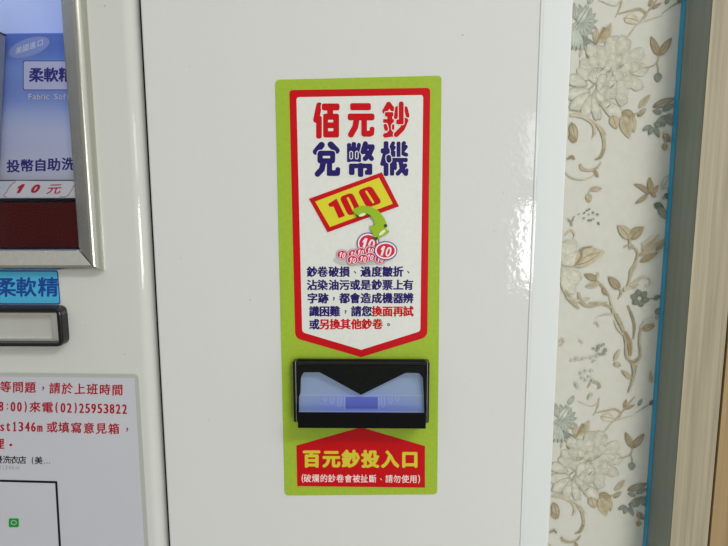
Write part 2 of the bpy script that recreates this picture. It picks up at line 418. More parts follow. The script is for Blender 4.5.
# lower half: cream petals and olive leaf at left, branching stems, horn and blossoms
for (x, y, t, ln, wd) in ((80, 90, -.9, 26, 20), (85, 100, -.3, 24, 18), (80, 110, -1.5, 24, 16), (90, 120, .7, 24, 20), (95, 130, 1.2, 26, 18), (85, 140, .2, 22, 14)):
    petal(*D(x, y), t, ln, wd, (206, 203, 184), CRE)
lf(D, 145, 112, 280, 50, 74, (186, 172, 140), BRL, -.1); vn(D, [(145, 112), (175, 75), (180, 40), (225, 28)], [4, 14, 14, 4], BRD)
vn(D, [(150, 108), (200, 95), (255, 60)], [6, 5, 2], BRD); vn(D, [(165, 100), (215, 60), (240, 45)], [3, 4, 2], BR)
vn(D, [(395, -30), (385, 8), (420, 50), (412, 95), (392, 150), (378, 200)], [5, 8, 9, 9, 12, 6], BR); vn(D, [(362, 30), (385, 20), (400, 35)], [8, 6, 5], BR)
lf(D, 430, 95, 512, 52, 26, BR, BRD); lf(D, 425, 70, 525, 2, 22, BRL, BR); lf(D, 500, 45, 542, 5, 20, (150, 136, 112), BRD); vn(D, [(440, 20), (470, 0), (490, -20)], 12, BRL)
lf(D, 385, 150, 420, 95, 20, BR, BRL)
vn(D, [(360, 215), (400, 195), (430, 165), (462, 160), (478, 182), (464, 200), (452, 188)], [20, 18, 10, 7, 7, 6, 3], BRL)
vn(D, [(378, 195), (405, 205), (425, 190)], [4, 10, 3], BR)
for k in range(6):
    t = k*1.047+.3; lf(D, 430+9*math.cos(t), 252+9*math.sin(t), 430+42*math.cos(t), 250+40*math.sin(t), 27, (122, 130, 110), (84, 92, 76))
vn(D, [(460, 252), (490, 252)], 4, GRD); lf(D, 488, 255, 520, 240, 20, GRD, GRD)
lf(D, 345, 212, 294, 156, 36, BR, BRD); vn(D, [(342, 208), (350, 230), (336, 255)], [5, 8, 4], BR)
lf(D, 245, 170, 190, 146, 28, BR, BRD); lf(D, 255, 188, 195, 200, 24, BR, BRL); lf(D, 245, 165, 252, 138, 12, BRL, BRL); vn(D, [(240, 172), (270, 200), (298, 240)], [8, 10, 8], BR); lf(D, 270, 205, 285, 240, 16, BR, BRD)
vn(D, [(108, 215), (125, 250), (168, 296)], [6, 20, 6], BR); vn(D, [(110, 245), (160, 262), (215, 250)], [5, 14, 8], BRL); vn(D, [(165, 225), (178, 265), (215, 285), (290, 268)], [8, 14, 12, 5], BR)
vn(D, [(210, 270), (260, 272), (305, 290), (315, 320)], [4, 10, 9, 6], BR); vn(D, [(240, 335), (280, 320), (315, 318)], [2, 5, 6], BRL); vn(D, [(300, 240), (308, 275), (325, 320)], [4, 8, 4], BRL)
vn(D, [(325, 318), (345, 355), (362, 400), (370, 450), (372, 500), (400, 532)], [16, 18, 10, 8, 9, 12], BR); vn(D, [(400, 532), (432, 505), (428, 430), (440, 380), (490, 360)], [14, 10, 8, 8, 5], BR)
vn(D, [(378, 280), (398, 330), (408, 375), (402, 430)], [4, 10, 9, 3], BRD); vn(D, [(362, 395), (385, 440), (390, 500)], [16, 22, 10], BRD); vn(D, [(385, 520), (405, 528), (425, 510)], [8, 14, 8], BRD); vn(D, [(320, 345), (335, 380), (360, 410)], [3, 10, 4], BRL)
vn(D, [(430, 380), (455, 345), (490, 330)], [4, 6, 3], GRL); lf(D, 440, 385, 495, 368, 30, BR, BRD); lf(D, 498, 322, 520, 290, 26, (110, 120, 108), GRD); lf(D, 495, 330, 520, 345, 18, GRL, GR)
vn(D, [(235, 360), (245, 355), (255, 375)], [5, 8, 3], BRL); vn(D, [(168, 430), (185, 445)], 6, BRL); vn(D, [(85, 440), (95, 425), (102, 440), (84, 458)], 6, BRL)
for k in range(14):
    t = random.uniform(0, 6.28); r = random.uniform(8, 32); x, y = 265+r*math.cos(t), 472+.7*r*math.sin(t); lf(D, x, y, x+12*math.cos(t), y+12*math.sin(t), 11, (150, 156, 138), (118, 124, 104))
for (x, y) in ((130, 520), (150, 512), (215, 510), (225, 525), (240, 505), (180, 515)): lf(D, x, y, x+14, y-8, 10, GRL, (170, 172, 150))
vn(D, [(130, 520), (190, 512), (250, 492)], 3, BRL); lf(D, 320, 520, 345, 470, 18, BRL, BRL); lf(D, 318, 530, 350, 545, 20, BRL, BR)
vn(D, [(205, 640), (222, 612), (248, 616), (258, 634), (246, 645)], [3, 8, 10, 8, 3], BR)
vn(D, [(400, 535), (405, 570), (398, 610), (380, 660)], [14, 12, 10, 6], BR); vn(D, [(415, 540), (408, 580)], [6, 3], BRD); lf(D, 395, 600, 350, 560, 18, BRL, BR); lf(D, 480, 620, 475, 560, 16, GR, BRL)
for (x, y) in ((170, 570), (190, 560), (205, 585), (190, 600), (215, 560), (175, 590), (220, 600)): lf(D, x, y, x+14, y+6, 12, GRL, (176, 180, 162))
lf(D, 165, 640, 150, 610, 14, GRL, GRL); lf(D, 225, 660, 205, 690, 14, GRL, BRL)

pa, pb = wpt(658, 50), wpt(630, 443)
REP = pa.z-pb.z
b = MB(); b.cols = []
for ci, (ox, odd) in enumerate(((-.62*REP, 0), (-.31*REP, .5), (0, 0))):
    for k in range(-1, 3):
        q = 0
        if ci < 2 and k > 1: continue
        for v, f, col in shapes:
            q += 1; base = len(b.v)
            for (x, y), c in zip(v, col):
                p = wpt(x, y); b.v.append(Vector((p.x+ox, WY-.0004-q*6e-6, p.z-(k-odd)*REP))); b.cols.append(C(*mixc(c, GROUND, .18)))
            for t in f: b.f.append(tuple(base+a_ for a_ in t)); b.mi.append(b.slot(mfl))
b.build('floral_print', wall)

# ---- wood casing with the blue protective film
XC = P(662.5, 273, WY).x
def wood(name, col, lo=.82, hi=1.08):
    m = mat(name, col, .5, spec=.3); return flecks(m, 60, lo, hi, stretch=(3, 3, .06), bump=.05, detail=6)
tan = wood('beige wood veneer', C(162, 153, 129), .7, 1.1)
grey = wood('shaded wood veneer side', C(122, 129, 121), .88, 1.06)  # casing's side face: its shade is put into a darker grey-green colour
brown = wood('ochre wood veneer', C(158, 134, 96), .75, 1.1)
YF = .36+EYE.y*0-.0
pc = PX(691.0, 273, XC); YF = pc.y                     # casing front face depth
XG = P(724.5, 350, YF).x; XB = XG+.0035
b = MB(); b.box(XC+.0006, XG, YF, WY, 0, 2.3, tan); b.face([(XC, YF+.0006, 0), (XC, WY, 0), (XC, WY, 2.3), (XC, YF+.0006, 2.3)], grey)
struct(b.build('trim_1', bevel=0))
dk = mat('dark groove', (.03, .022, .014, 1), .8)
b = MB(); b.box(XG, XB, YF+.008, WY, 0, 2.3, dk); struct(b.build('trim_2'))
b = MB(); b.box(XB, XB+.2, YF, WY, 0, 2.3, brown); struct(b.build('trim_3'))
film = mat('blue film', C(48, 146, 190), .35, spec=.4)
fe = PX(666.6, 273, XC).y
b = MB(); b.prism(rpoly([(XC-.0011, WY-.0006), (XC-.0001, WY-.0006), (XC-.0001, fe), (XC-.0011, fe)], .0003, 2), 0.02, 2.28, film, 'Z')
tag(b.build('protective_film'), 'narrow blue protective film strip along the edge of the wood door casing', 'film strip')

# ================================================================== CHANGE MACHINE
XL = P(154.8, 273, 0).x                              # left edge beside the gap
XK = P(532.2, 273, 0).x                              # crease of the right corner
XO = P(562.3, 273, 0.006).x                          # outermost right edge
ch = math.radians(20)
def arc(cx, cy, r, a0, a1, n): return [(cx+r*math.cos(a0+(a1-a0)*k/n), cy+r*math.sin(a0+(a1-a0)*k/n)) for k in range(n+1)]
prof = [(XL, .05), (XL, .0012), (XL+.0004, .0004), (XL+.0012, 0)]
r1 = .004
prof += [(XK-.0016, 0)]
prof += [(XK-.0008-.0008*math.cos(math.pi*k/8), -.00055*math.sin(math.pi*k/8)) for k in range(1, 8)]      # small bead added at the crease to catch a bright line
yo = (XO-XK)*math.tan(ch)
prof += [(XK, .0001)]; n0 = len(prof)-1
for k in range(1, 8):
    a = ch*k/7; prof.append((XK+.006*math.sin(a), .0001+.006*(1-math.cos(a))))
prof += [(XO-.0015, yo-.0006)]; n1 = len(prof)-1
prof += [(XO-.0004, yo+.0002), (XO, yo+.0016), (XO, WY-.02), (XL, WY-.02)]
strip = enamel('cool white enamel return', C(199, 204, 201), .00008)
b = MB(); b.prism(prof, 0.03, 1.85, white_enamel, 'Z')
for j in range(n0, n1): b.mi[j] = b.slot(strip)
mach = b.build('change_machine', smooth=25)
tag(mach, 'glossy white metal banknote change machine cabinet carrying the green sticker', 'change machine')
# tiny scuffs and specks on the paint
speck = mat('grey scuff', C(150, 152, 146), .6)
b = MB()
for (x, y, r) in ((462.5, 35, .8), (503, 193, .5), (494, 231, .5), (311, 183+1, .0), (190, 66, .5), (250, 300, .6), (209, 420, .5), (232, 166, .4), (470, 380, .4), (181, 258, .5), (468, 37.5, .4), (206, 345, .4)):
    if r: b = MB(); b.poly(ell(x, y, r*1.2, r*.8, x, 9), -.00008, speck); b.build('paint_speck', mach)

# ================================================================== STICKER
S0 = P(361, 495, 0)
st = empty('instruction_sticker', S0, 'tall yellow-green vinyl sticker with red shield border and Chinese instructions', 'sticker')
y0 = -.0003; e = .00004
b = MB()
loop = rpoly([(275, 79.8), (441.6, 75.6), (437.2, 494.3), (284.6, 495.4)], [5, 4.5, 4.5, 4.5])
b.prism([(P(x, y, y0).x, P(x, y, y0).z) for x, y in loop], -.00002, y0, green); b.build('backing', st)
b = MB(); b.poly(rpoly([(289.2, 90), (430.3, 87.8), (427.3, 337), (361.3, 357.2), (295.2, 338.2)], [4, 4, 6, 0, 6]), y0-e, red); b.build('shield_border', st)
b = MB(); b.poly(rpoly([(296.4, 97.2), (423.2, 95), (420.3, 331.2), (361.3, 349.8), (302.2, 332.2)], [3, 3, 3, 0, 3]), y0-2*e, paper); b.build('shield_panel', st)
b = MB(); b.poly([(296.3, 445.5), (361, 427.2), (425, 446), (425, 487.7), (297.2, 486.2)], y0-e, redd); b.build('slot_panel', st)

Y = y0-3*e
def title(groups, org, m, name):
    b = MB(); q = 0; f = 12.133
    pk = lambda x, y: (org[0]+x/f, org[1]+y/f)
    for grp in groups:
        halo = [g for g in grp if g[0] != 'h']
        for pas in (0, 1):
            q += 1; YY = Y-q*1.2e-5
            for g in halo:
                mm = paper if pas == 0 else m; ex = 20 if pas == 0 else 0
                if g[0] == 's': stroke(b, [pk(*p) for p in g[1]], (g[2]+ex)/f, YY, mm)
                if g[0] == 'r':
                    x0, y0_, x1, y1, r = g[1]; b.poly([pk(*p) for p in rrect(x0-ex/2, y0_-ex/2, x1+ex/2, y1+ex/2, r+ex/2)], YY, mm)
        for g in grp:
            if g[0] == 'h':
                x0, y0_, x1, y1 = g[1]; b.poly([pk(*p) for p in rrect(x0, y0_, x1, y1, 5)], Y-(q+.5)*1.2e-5, paper)
    return b
o2 = 655
bai = [[('s', [(160, 112), (122, 290)], 72), ('r', (122, 240, 192, 518, 30))],
       [('r', (190, 90, 408, 176, 32)), ('r', (256, 140, 330, 230, 4)), ('r', (207, 213, 402, 505, 30)), ('h', (268, 290, 330, 319)), ('h', (268, 392, 330, 426))]]
yuan = [[('r', (535, 86, 788, 174, 28)), ('r', (505, 212, 832, 297, 34)), ('s', [(612, 290), (598, 375), (545, 468)], 74), ('r', (670, 280, 740, 470, 8)), ('r', (670, 420, 810, 495, 40)), ('s', [(797, 455), (802, 400)], 60)]]
chao = [[('s', [(o2+348, 102), (o2+303, 185)], 66), ('s', [(o2+352, 102), (o2+395, 160)], 58)],
        [('r', (o2+302, 194, o2+404, 250, 18)), ('r', (o2+330, 210, o2+392, 480, 8)), ('r', (o2+280, 280, o2+412, 326, 14)), ('s', [(o2+308, 478), (o2+396, 464)], 58)],
        [('s', [(o2+308, 360), (o2+318, 402)], 46)], [('s', [(o2+402, 358), (o2+402, 396)], 30)],
        [('s', [(o2+448, 146), (o2+434, 258)], 46)], [('s', [(o2+556, 148), (o2+578, 240)], 46)],
        [('s', [(o2+555, 296), (o2+516, 392), (o2+440, 468)], 62)],
        [('s', [(o2+500, 95), (o2+500, 310)], 60), ('r', (o2+440, 285, o2+530, 344, 20))]]
b = title(bai+yuan+chao, (306, 96), red, ''); b.build('title_lettering', st)
dui = [[('s', [(188, 98), (122, 178)], 80)], [('s', [(300, 92), (370, 165)], 78)],
       [('r', (138, 165, 355, 322, 42)), ('h', (204, 229, 292, 257)), ('s', [(208, 318), (192, 392), (140, 448)], 72), ('r', (252, 300, 318, 470, 10)), ('r', (255, 402, 412, 474, 36)), ('s', [(384, 440), (386, 394)], 60)]]
bi = [[('s', [(522, 98), (528, 150)], 54), ('s', [(642, 95), (634, 150)], 50), ('r', (552, 60, 608, 300, 24)), ('r', (497, 125, 668, 170, 14)), ('r', (497, 140, 545, 305, 14)), ('r', (622, 140, 668, 305, 14)), ('r', (500, 150, 660, 300, 10))],
      [('s', [(548, 190), (548, 250)], 24)], [('s', [(616, 190), (616, 250)], 24)],
      [('s', [(o2+65, 82), (o2+35, 180)], 62), ('r', (o2+55, 88, o2+178, 150, 26)), ('s', [(o2+148, 130), (o2+112, 215), (o2+62, 262)], 62), ('s', [(o2+65, 170), (o2+140, 262)], 60)],
      [('r', (520, 322, o2+150, 380, 28)), ('r', (520, 330, 590, 462, 26)), ('r', (628, 315, 696, 486, 28)), ('r', (o2+82, 330, o2+150, 460, 26)), ('r', (o2+58, 400, o2+140, 460, 24))]]
ji = [[('r', (286, 50, 346, 475, 26)), ('r', (250, 136, 372, 202, 30)), ('s', [(300, 215), (272, 325)], 54)],
      [('s', [(402, 76), (382, 118)], 48), ('s', [(412, 128), (392, 150)], 48), ('r', (372, 165, 430, 245, 18))],
      [('s', [(534, 74), (505, 125)], 50), ('s', [(556, 118), (516, 172)], 48), ('s', [(520, 200), (560, 215)], 50)],
      [('r', (443, 55, 492, 255, 20))],
      [('r', (362, 252, 580, 306, 24)), ('r', (362, 270, 416, 470, 24)), ('s', [(425, 320), (428, 380)], 44), ('s', [(490, 285), (512, 390), (556, 445)], 58), ('s', [(548, 345), (458, 445)], 52), ('s', [(564, 440), (568, 400)], 40)],
      [('s', [(348, 246), (352, 282)], 62)]]
b = title(dui+bi, (306, 137), navy, '')
b2 = title(ji, (360, 137), navy, '')
b.flush(); b2.flush()
k = len(b.v); b.v += b2.v; remap = [b.slot(m) for m in b2.mats]
b.f += [tuple(k+a_ for a_ in f) for f in b2.f]; b.mi += [remap[i] for i in b2.mi]
b.build('title_lettering', st)

# banknote picture
ck = lambda x, y: (304+x/7, 168+y/7)
Yb = Y-3.2e-4
b = MB()
b.poly([ck(*p) for p in ((35, 215), (545, 30), (665, 268), (165, 450))], Yb, red)
b.poly([ck(*p) for p in ((78, 235), (525, 68), (622, 250), (182, 413))], Yb-e, yellow)
b.poly([ck(*p) for p in rpoly([(168, 252), (228, 214), (287, 336), (243, 352), (207, 270), (178, 272)], 3)], Yb-2*e, red)
b.poly([ck(*p) for p in rpoly([(246, 204), (338, 170), (402, 302), (312, 338)], 30)], Yb-2*e, red)
b.poly([ck(*p) for p in rpoly([(374, 158), (470, 122), (548, 244), (440, 280)], 32)], Yb-2*e, red)
stroke(b, [ck(308, 212), ck(350, 300)], 2.3, Yb-3*e, yellow); stroke(b, [ck(436, 165), ck(484, 240)], 2.1, Yb-3*e, yellow)
b.build('banknote_print', st)
# coins
kk = lambda x, y: (328+x/9.1, 216+y/9.1)
pink = mat('pink coin rim', C(222, 150, 170), .4, spec=.25); crim = mat('crimson coin', C(204, 34, 66), .4, spec=.25); coinw = mat('coin white', C(228, 222, 222), .4, spec=.25)
mauvep = mat('mauve coin outline', C(150, 104, 150), .4, spec=.25); violet = mat('violet coin outline', C(84, 62, 130), .4, spec=.25); shade = mat('pale grey print', C(186, 186, 180), .4, spec=.25)
Yc = Yb-4*e
b = MB(); b.poly([kk(*p) for p in rpoly([(35, 395), (120, 360), (420, 400), (470, 440), (250, 452), (100, 440)], 40)], Yc, shade)
q = 1
def coin(x, y, rx, ry, big):
    global q
    o_ = violet if big else mauvep
    b.poly([kk(*p) for p in ell(x, y, rx, ry)], Yc-q*e, o_); q += .5
    t = 9 if big else 5
    b.poly([kk(*p) for p in ell(x, y, rx-t, ry-t)], Yc-q*e, coinw); q += .5
    t = 23 if big else 10
    b.poly([kk(*p) for p in ell(x, y, rx-t, ry-t)], Yc-q*e, crim); q += .5
    s = ry/9.1
    cx, cy = kk(x, y)
    put(b, '1', cx-s*.36, cy, s*.34, s*1.0, Yc-q*e, coinw, fit=True, bold=(.10*s/5+.05, .05), shear=-.35, slant=.30)
    put(b, '0', cx+s*.30, cy+s*.12, s*.55, s*1.0, Yc-q*e, coinw, fit=True, bold=(.12*s/5+.05, .05), shear=-.35, slant=.30); q += .5
coin(365, 250, 104, 100, True)
for (x, y) in ((130, 352), (232, 345), (298, 328), (388, 312), (385, 372), (478, 392), (320, 388), (224, 400)): coin(x, y, 56, 47, False)
coin(525, 315, 106, 86, True)
b.build('coin_print', st)
# curved arrow
ag = mat('arrow green', C(144, 178, 40), .35, spec=.25); agd = mat('arrow dark fold', C(52, 78, 20), .35, spec=.25); agl = mat('arrow pale glint', C(222, 226, 190), .35, spec=.25)
Ya = Yc-(q+1)*e
b = MB()
b.poly([ck(*p) for p in rpoly([(350, 285), (398, 265), (462, 268), (522, 300), (562, 348), (580, 392), (566, 420), (604, 446), (540, 482), (500, 506), (478, 455), (455, 402), (492, 408), (492, 372), (466, 338), (420, 326), (374, 352), (348, 318)], 14)], Ya, ag)
b.poly([ck(*p) for p in rpoly([(356, 318), (380, 332), (420, 318), (452, 330), (420, 326), (374, 352)], 4)], Ya-e, agd)
b.poly([ck(*p) for p in ell(408, 328, 26, 10, -.3, 14)], Ya-2*e, agl)
b.poly([ck(*p) for p in rpoly([(556, 398), (578, 390), (586, 412), (562, 418)], 8)], Ya-e, agd); b.poly([ck(*p) for p in rpoly([(478, 488), (520, 482), (512, 506), (494, 506)], 8)], Ya-e, agd)
b.poly([ck(*p) for p in ell(548, 452, 30, 11, -.7, 14)], Ya-e, agl)
b.poly([ck(*p) for p in ell(452, 330, 22, 6, .5, 14)], Ya-e, agd)
b.build('arrow_print', st)
# instructions
fx = lambda L_: [265+v/4 for v in L_]
yl = lambda v: 250+v/4
full = [188, 230, 275, 318, 360, 403, 447, 490, 533, 573]
bo = dict(bold=(.54, .30))
b = MB()
line(b, '鈔卷破損、過度皺折、', fx(full), yl(88), yl(87), (8.8, 9.6), Y, navy, **bo)
line(b, '沾染油污或是鈔票上有', fx(full), yl(141), yl(140), (8.8, 9.6), Y, navy, **bo)
line(b, '字跡，都會造成機器辨', fx([190, 233, 275, 318, 360, 403, 447, 490, 533, 573]), yl(194), yl(193), (8.8, 9.6), Y, navy, **bo)
l4 = [197, 238, 280, 322, 365, 407, 448, 490, 533, 573]
line(b, '識困難，請您', fx(l4[:6]), yl(246), yl(246), (8.8, 9.6), Y, navy, **bo)
line(b, '或', fx([197]), yl(298), yl(298), (8.8, 9.6), Y, navy, **bo); line(b, '。', fx([494]), yl(297), yl(297), (8.8, 9.6), Y, navy, **bo)
b.build('instruction_lettering', st)
b = MB()
line(b, '換面再試', fx(l4[6:]), yl(246), yl(246), (8.8, 9.6), Y, red, **bo); line(b, '另換其他鈔卷', fx([238, 280, 322, 365, 407, 450]), yl(298), yl(297), (8.8, 9.6), Y, red, **bo)
b.build('instruction_lettering', st)
b = MB(); line(b, '百元鈔投入口', [311.6, 331.3, 350.7, 370.3, 390, 409.8], 459, 459.6, (15.0, 15.8), Y, gold, bold=(.95, .8)); b.build('slot_lettering', st)
wht = mat('pale pink print', C(240, 214, 208), .4, spec=.25)
b = MB(); line(b, '破爛的鈔卷會被扯斷、請勿使用', [307.4, 315.5, 323.9, 331.8, 340.1, 348.3, 356.4, 364.3, 372.7, 381, 389.1, 397, 405.3, 413.4], 478.4, 479.2, (6.5, 7.4), Y, wht, bold=(.1, .08))
put(b, '(', 302.6, 478.4, 1.9, 9, Y, wht, fit=True, bold=(.1, .1)); put(b, ')', 419, 479.2, 1.9, 9, Y, wht, fit=True, bold=(.1, .1))
b.build('slot_lettering', st)

# ================================================================== BILL ACCEPTOR
gloss = mat('glossy black plastic', C(10, 10, 11), 0.14, spec=0.5)
BA = empty('bill_acceptor', P(361, 428, -.01), 'black plastic banknote slot with V mouth and bluish lit insert on the sticker', 'banknote slot')
d1, d3 = -.0070, -.0165          # collar front, mouth plate front, lip front
xl, xr = P(292.7, 372, d1).x, P(429.6, 372, d1).x
zt, zb = P(360, 358.6, 0).z, P(360, 422.3, d1).z
ixl, ixr = P(298.2, 400, d1).x, P(424.8, 400, d1).x
b = MB()                                    # collar: two side walls and a top wall
wt = .0034
b.prism([(xl, zb), (xl, zt), (xr, zt), (xr, zb), (xr-wt, zb), (xr-wt, zt-.003), (xl+wt, zt-.003), (xl+wt, zb)], y0-.0001, d1-.0010, gloss)
b.build('collar', BA, bevel=.0010, seg=4)
glint_metal = mat('metal for edge glints', (.62, .60, .58, 1), .2, metal=1)  # thin metal strips added to imitate the glints on the collar's plastic edges
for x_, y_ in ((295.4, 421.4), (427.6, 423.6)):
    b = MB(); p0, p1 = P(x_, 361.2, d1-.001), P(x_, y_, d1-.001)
    b.box(p0.x-.00028, p0.x+.00028, d1-.0013, d1-.0005, p1.z, p0.z, glint_metal); b.build('edge_glint', BA, bevel=.0002, seg=2)
b = MB()                                    # mouth plate with the V
V = [(297.0, 359.6), (425.6, 360.2), (426.0, 413), (424.4, 412.8), (424.0, 395), (423.0, 378), (419.2, 373), (405.6, 372.9), (361, 394.9), (319.6, 372.3), (303.4, 372.4), (300.6, 378), (300.0, 394.5), (298.6, 397), (298.6, 412.6), (296.6, 413)]
V = rpoly(V, [1, 1, 0, 0, 0, 2, 2, 2, 1, 2, 2, 2, 0, 0, 0, 0], 3)
b.prism([(P(x, y, d1).x, P(x, y, d1).z) for x, y in V], d1+.003, d1, black2)
b.build('mouth_plate', BA, bevel=.0004, seg=2)
b = MB()                                    # lower lip
x0, x1 = P(297.6, 420, d3).x, P(426.0, 420, d3).x
z1, z0 = P(360, 412.4, d3).z, P(360, 428.6, d3).z
zk = P(360, 412.9, d1+.0034).z
b.prism([(y0-.0001, z0), (d3, z0), (d3, z1), (d1+.0034, zk), (y0-.0001, zk)], x0, x1, black, 'X'); b.build('lower_lip', BA, bevel=.0006, seg=3)
# translucent insert: sloping ramp at the top and an upright front
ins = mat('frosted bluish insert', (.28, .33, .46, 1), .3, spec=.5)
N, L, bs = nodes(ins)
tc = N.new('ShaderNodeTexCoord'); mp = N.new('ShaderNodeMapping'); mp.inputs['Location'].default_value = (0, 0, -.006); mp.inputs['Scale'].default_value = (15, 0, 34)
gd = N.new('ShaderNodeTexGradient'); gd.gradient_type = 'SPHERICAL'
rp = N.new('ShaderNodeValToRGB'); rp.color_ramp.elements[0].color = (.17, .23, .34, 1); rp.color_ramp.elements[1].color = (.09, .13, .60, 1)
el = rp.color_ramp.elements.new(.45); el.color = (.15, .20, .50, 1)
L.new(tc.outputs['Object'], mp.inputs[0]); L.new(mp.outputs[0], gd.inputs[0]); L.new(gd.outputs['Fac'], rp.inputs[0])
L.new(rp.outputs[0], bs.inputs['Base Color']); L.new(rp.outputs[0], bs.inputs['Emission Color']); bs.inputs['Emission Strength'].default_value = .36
bs.inputs['Subsurface Weight'].default_value = .0
yf, yr = d1+.0034, -.0008
zf = P(360, 394.8, yf).z; zl = zk
xa, xb = P(298.8, 400, yf).x, P(424.3, 400, yf).x
b = MB(); zr = P(360, 368, yr).z
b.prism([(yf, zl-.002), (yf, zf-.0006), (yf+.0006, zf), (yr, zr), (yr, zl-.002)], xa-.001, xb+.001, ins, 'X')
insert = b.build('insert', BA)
insl = mat('frosted insert highlight', (.26, .31, .48, 1), .3, emit=(.3, .36, .6, 1), es=.25)
insd = mat('deep blue insert window', (.07, .09, .34, 1), .3, emit=(.10, .15, .58, 1), es=.28)
b = MB()
for sgn in (-1, 1):
    for (x, yb_) in ((361.3+sgn*36, 401), (361.3+sgn*29.2, 403.6), (361.3+sgn*21.8, 407)):
        w = 1.5
        stroke(b, [(x-w, 397), (x-w, yb_-w), (x, yb_), (x+w, yb_-w), (x+w, 397)], .7, yf-.0002, insl)
stroke(b, [(344.6, 397.5), (344.6, 409.6)], .7, yf-.0002, insl); stroke(b, [(378.8, 397.5), (378.8, 409.6)], .7, yf-.0002, insl)
stroke(b, [(299.2, 395.2), (424, 395.4)], .6, yf-.0001, insl); stroke(b, [(299.6, 411.3), (424, 411.5)], .8, yf-.0001, insl)
b.build('relief_rib', insert)
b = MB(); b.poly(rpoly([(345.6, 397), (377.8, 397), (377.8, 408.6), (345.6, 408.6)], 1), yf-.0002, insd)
b.build('lens_window', insert)

# ================================================================== SOFTENER DISPENSER (left machine)
RR = .010
XE = P(152.9, 273, .006).x                           # outermost right edge
XF = XE-RR
hx1 = P(79, 250, 0).x+.001; hx0 = hx1-.30; hz0 = P(40, 250.5, 0).z; hz1 = hz0+.42
VM = empty('softener_dispenser', (hx0+.1, .1, 0.03), 'white coin-operated fabric softener dispenser with display window at left', 'vending machine')
b = MB(); xlft = hx0-.12; zt_ = 1.85; zb_ = .03
def fq(x0, x1, z0, z1): b.face([(x0, 0, z0), (x1, 0, z0), (x1, 0, z1), (x0, 0, z1)], left_enamel)
fq(xlft, hx0, zb_, hz0); fq(xlft, hx0, hz0, hz1); fq(xlft, hx0, hz1, zt_)
fq(hx0, hx1, zb_, hz0); fq(hx0, hx1, hz1, zt_)
fq(hx1, XF, zb_, hz0); fq(hx1, XF, hz0, hz1); fq(hx1, XF, hz1, zt_)
pr = [(XF, 0)]+[(XF+RR*math.sin(t), RR-RR*math.cos(t)) for t in [math.pi/2*k/14 for k in range(1, 15)]]+[(XE, WY-.02), (xlft, WY-.02), (xlft, 0)]
zs = (zb_, hz0, hz1, zt_)
for (p, q_) in zip(pr, pr[1:]):
    for z0, z1_ in zip(zs, zs[1:]): b.face([(*p, z0), (*q_, z0), (*q_, z1_), (*p, z1_)], left_enamel)
b.face([(*p, zt_) for p in pr], left_enamel); b.face([(*p, zb_) for p in pr], left_enamel)
b.build('housing', VM, smooth=25)
gap_dark = mat('dark gap shade', (.012, .014, .018, 1), .8, spec=.1)  # dark strip standing in for the shade inside the gap
b = MB(); b.box(XE-.0002, XL-.0002, .0085, .03, .03, 1.84, gap_dark); b.build('gap_shade', VM)
for (x, y, r) in ((104.6, 5.8, .8), (111, 128, .4), (78, 311, .4), (124.5, 354, .6), (86, 326, .5)):
    b = MB(); b.poly(ell(x, y, r*1.1, r*.9, x, 9), -.00008, speck); b.build('paint_speck', VM)
# display compartment
back = flecks(mat('bluish compartment lining', C(176, 190, 222), .6), 14, .93, 1.05)
b = MB(); DY = .10
def q4(*p): b.face(p, back)
q4((hx0, DY, hz0), (hx1, DY, hz0), (hx1, DY, hz1), (hx0, DY, hz1))
q4((hx1, 0, hz0), (hx1, DY, hz0), (hx1, DY, hz1), (hx1, 0, hz1)); q4((hx0, 0, hz0), (hx0, DY, hz0), (hx0, DY, hz1), (hx0, 0, hz1))
q4((hx0, 0, hz0), (hx1, 0, hz0), (hx1, DY, hz0), (hx0, DY, hz0)); q4((hx0, 0, hz1), (hx1, 0, hz1), (hx1, DY, hz1), (hx0, DY, hz1))
b.build('compartment', VM)
CY_ = .022                                            # carton front depth
shy = .014
shz = P(40, 180.5, shy).z; shz0 = P(40, 199.5, shy).z
mdk = mat('dark shelf', C(38, 36, 46), .5)
b = MB(); b.box(hx0+.001, hx1-.001, shy, DY-.001, shz0, shz, mdk); b.build('shelf', VM, bevel=.0005)
maroon = mat('dark red acrylic panel', C(84, 10, 10), .25, spec=.12)
b = MB(); b.box(hx0+.001, hx1-.001, .012, .03, hz0+.0005, P(40, 202.3, .012).z, maroon); b.build('lower_panel', VM, bevel=.0008)
# frame rails, mitred
fwid = P(103.3, 250, 0).x-hx1
fb = P(50, 269.6, 0).z
hb = hz0-fb
prf = [(0, 0), (0, .0030), (.0005, .0050), (.0014, .0066), (.0026, .0078), (.0040, .0084), (.0052, .0084), (.0062, .0078), (fwid-.0008, .0026), (fwid, .0018), (fwid, 0)]
def rail(a, b_, nrm_in, length_sign, scale):
    """a->b outer corners; the profile runs inwards along nrm_in"""
    m_ = MB(); n = len(prf); A_ = Vector(a); B_ = Vector(b_); d = (B_-A_).normalized(); I = Vector(nrm_in)
    ra = []; rb = []
    for t, h in prf:
        u = t*scale
        ra.append(A_+I*u+d*(t*length_sign)+Vector((0, -h, 0))); rb.append(B_+I*u-d*(t*length_sign)+Vector((0, -h, 0)))
    for i in range(n): m_.face([ra[i], ra[(i+1) % n], rb[(i+1) % n], rb[i]], alu)
    m_.face(ra, alu); m_.face(rb[::-1], alu)
    return m_
ox0, ox1, oz0, oz1 = hx0-fwid, hx1+fwid, fb, hz1+hb
DF = empty('display_frame', (0, 0, 0)); DF.parent = VM; DF.location = (0, 0, 0)
sc = hb/fwid
rl = rail((ox1, 0, oz0), (ox1, 0, oz1), (-1, 0, 0), 1, 1); rl.build('rail', DF, smooth=35)
rl = rail((ox0, 0, oz0), (ox0, 0, oz1), (1, 0, 0), 1, 1); rl.build('rail', DF, smooth=35)
rl = rail((ox0, 0, oz0), (ox1, 0, oz0), (0, 0, 1), 1, sc); rl.build('rail', DF, smooth=35)
